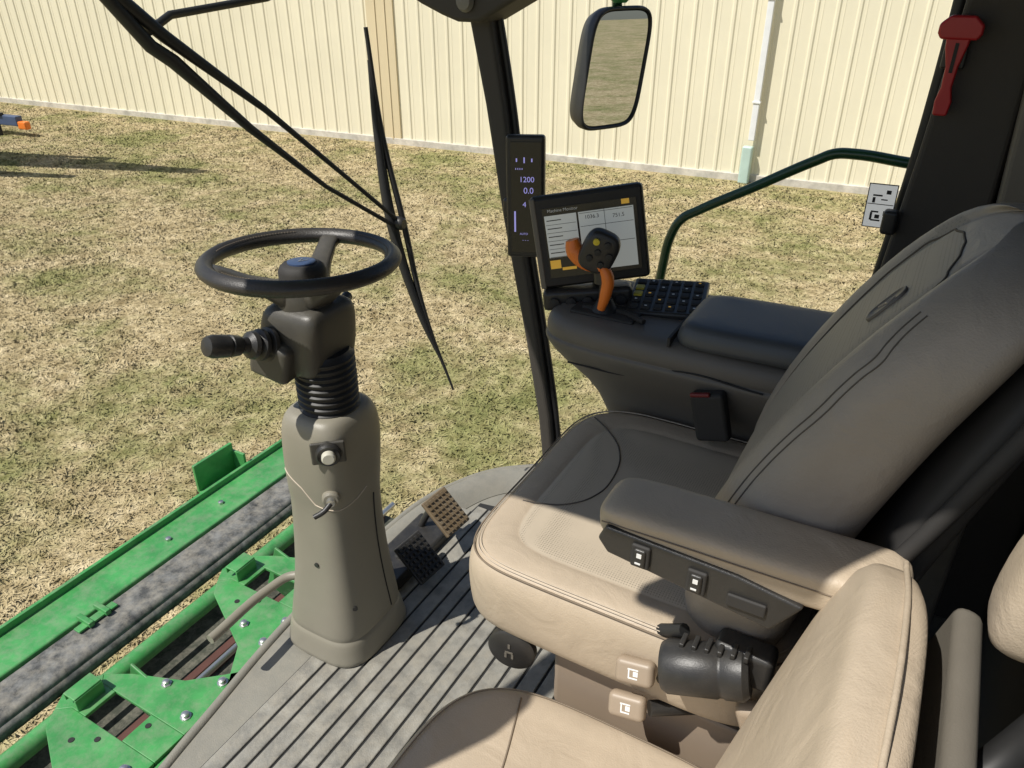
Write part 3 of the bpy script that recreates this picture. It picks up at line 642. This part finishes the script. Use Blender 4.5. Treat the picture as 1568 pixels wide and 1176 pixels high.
for k in range(3): lbox('mini_bar',F,(-.020+.018*k,.09,.0066),(.003,.008+.005*(k%2),.0006),lav,0)
lbox('bar_gauge',F,(-.025,-.055,.0066),(.004,.05,.0006),lav,0)
for k in range(4): lbox('tick',F,(-.022+.005*k,.07,.0066),(.0015,.004,.0006),lav,0)
box('post_bracket',(-.93,1.69,.95),(.03,.14,.05),blk,.008)

# ---------------------------------------------------------------- outside mirror
grp('side_mirror')
nrm=Vector((.88,-.48,.03)).normalized();r_=Vector((.48,.88,0)).normalized()
u_=nrm.cross(r_);F=frame((-.995,2.4,1.185),r_,u_)
def mr_(s_,z_): return [tuple(F@Vector((a_*s_+.03*(b_/.175),b_*s_,z_))) for a_,b_ in sell(.115,.175,5,64)]
R=[mr_(s_,z_) for s_,z_ in((.4,-.085),(.75,-.078),(.93,-.055),(1,-.02),(1.01,.010),(.99,.020),(.955,.020),(.945,.008),(.5,.008))]
rings('housing',R,blk)
mesh('glass',mr_(.93,.0125),[tuple(range(64))],mirrorm)
tube('arm',[F@Vector((.03,.16,-.03)),(-1.0,2.4,1.42),(-1.0,2.3,1.6),(-1.1,1.9,1.8)],.016,dgreen)
lathe('arm_joint',[(.02,-.03),(.03,-.02),(.03,.02),(.02,.03)],green,Matrix.Translation((-.995,2.42,1.40)))
# ---------------------------------------------------------------- hand rail
grp('hand_rail')
tube('upper_rail',[(.1,2.1,1.06),(-.08,2.1,1.06),(-.22,2.1,1.068),(-.265,2.1,1.063),(-.30,2.1,1.045),(-.45,2.1,.955),(-.59,2.1,.872),(-.635,2.1,.84),(-.66,2.1,.79),(-.675,2.1,.70),(-.685,2.1,.55),(-.69,2.1,.1)],.0135,dgreen)
tube('lower_rail',[(-.69,2.1,.585),(-.53,2.1,.60),(-.21,2.1,.615),(.1,2.1,.62)],.0125,dgreen)
tube('rail_mount',[(.1,2.1,1.06),(.12,1.9,1.06)],.0135,dgreen)
grp('emergency_hammer')
Fh=frame((-.045,1.705,1.32),(1,0,.0),(.03,0,1))
prism('handle',[(-.012,-.085),(.012,-.085),(.015,-.06),(.009,-.035),(.011,.0),(.018,.035),(.020,.05),(-.020,.05),(-.018,.03),(-.010,0),(-.009,-.035),(-.014,-.06)],-.008,.008,'z',red,.004,M=Fh)
prism('head',[(-.036,.055),(-.03,.045),(.03,.045),(.036,.055),(.036,.07),(.02,.085),(-.02,.085),(-.036,.07)],-.012,.012,'z',red,.005,M=Fh)
lbox('clip',Fh,(0,.02,-.012),(.04,.05,.014),blk,.004);lbox('slot',Fh,(0,.015,.0085),(.006,.05,.001),blkm,0)
grp('exit_sticker')
stk=mat('glowing_sticker',(.78,.78,.75),.6,.03,emit=.35)  # emission added so the unlit card reads white in the roof's shade
Fs=frame((-.112,1.755,1.04),(1,0,.02),(.14,0,1))
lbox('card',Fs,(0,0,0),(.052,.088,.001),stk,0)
lbox('card_border',Fs,(0,0,-.0008),(.056,.092,.001),blkm,0)
lbox('divider',Fs,(0,.004,.001),(.05,.0015,.0006),blkm,0)
for a_,b_,w_,h_ in((-.008,.022,.02,.004),(-.014,.012,.006,.014),(.012,.03,.01,.01),(-.008,-.012,.016,.004),(-.014,-.022,.005,.02),(-.004,-.03,.02,.004),(.012,-.014,.008,.012),(.006,.014,.014,.003),(-.002,-.022,.01,.01)):
    lbox('pictogram',Fs,(a_,b_,.001),(w_*.9,h_*.8,.0006),blkm,0)
# ---------------------------------------------------------------- wiper
grp('windshield_wiper')
top=Vector((-1.31,1.60,1.345));mid=Vector((-1.255,1.60,.87));bot=Vector((-1.10,1.60,.40))
q1=Vector((-1.29,1.605,1.10));q2=Vector((-1.185,1.60,.62))
tube('blade_rubber',[top,q1,mid+Vector((.010,.010,0)),q2,bot],.0065,blkr,radii=[.8,1.1,1.3,1.1,.5])
tube('blade_spine',[top.lerp(q1,.3)+Vector((-.004,0,0)),q1+Vector((-.008,-.008,0)),mid+Vector((-.012,-.012,0)),q2+Vector((-.008,-.008,0)),bot.lerp(q2,.3)],.009,blkr,radii=[.6,1.2,1.7,1.2,.4])
lathe('pivot',[(.012,-.02),(.018,-.012),(.018,.012),(.012,.02)],blk,frame(mid,(0,1,0),(0,0,1)))
tube('arm_upper',[(-1.44,.80,1.68),(-1.40,1.016,1.427),(-1.385,1.085,1.36),(-1.33,1.26,1.205),(-1.29,1.43,1.04),mid+Vector((0,-.01,.015))],.008,blkr,smooth=False,radii=[1.8,1.8,1.6,.9,.7,.7])
tube('arm_lower',[(-1.44,.88,1.6),(-1.385,1.05,1.345),(-1.38,1.09,1.315),(-1.34,1.22,1.17),(-1.30,1.39,1.01),mid+Vector((0,-.01,-.008))],.008,blkr,smooth=False,radii=[1.6,1.7,1.8,1.2,.7,.7])
tube('linkage',[(-1.39,1.055,1.37),(-1.40,1.12,1.395),(-1.40,1.38,1.415),(-1.38,1.6,1.48)],.008,blkr,smooth=False)
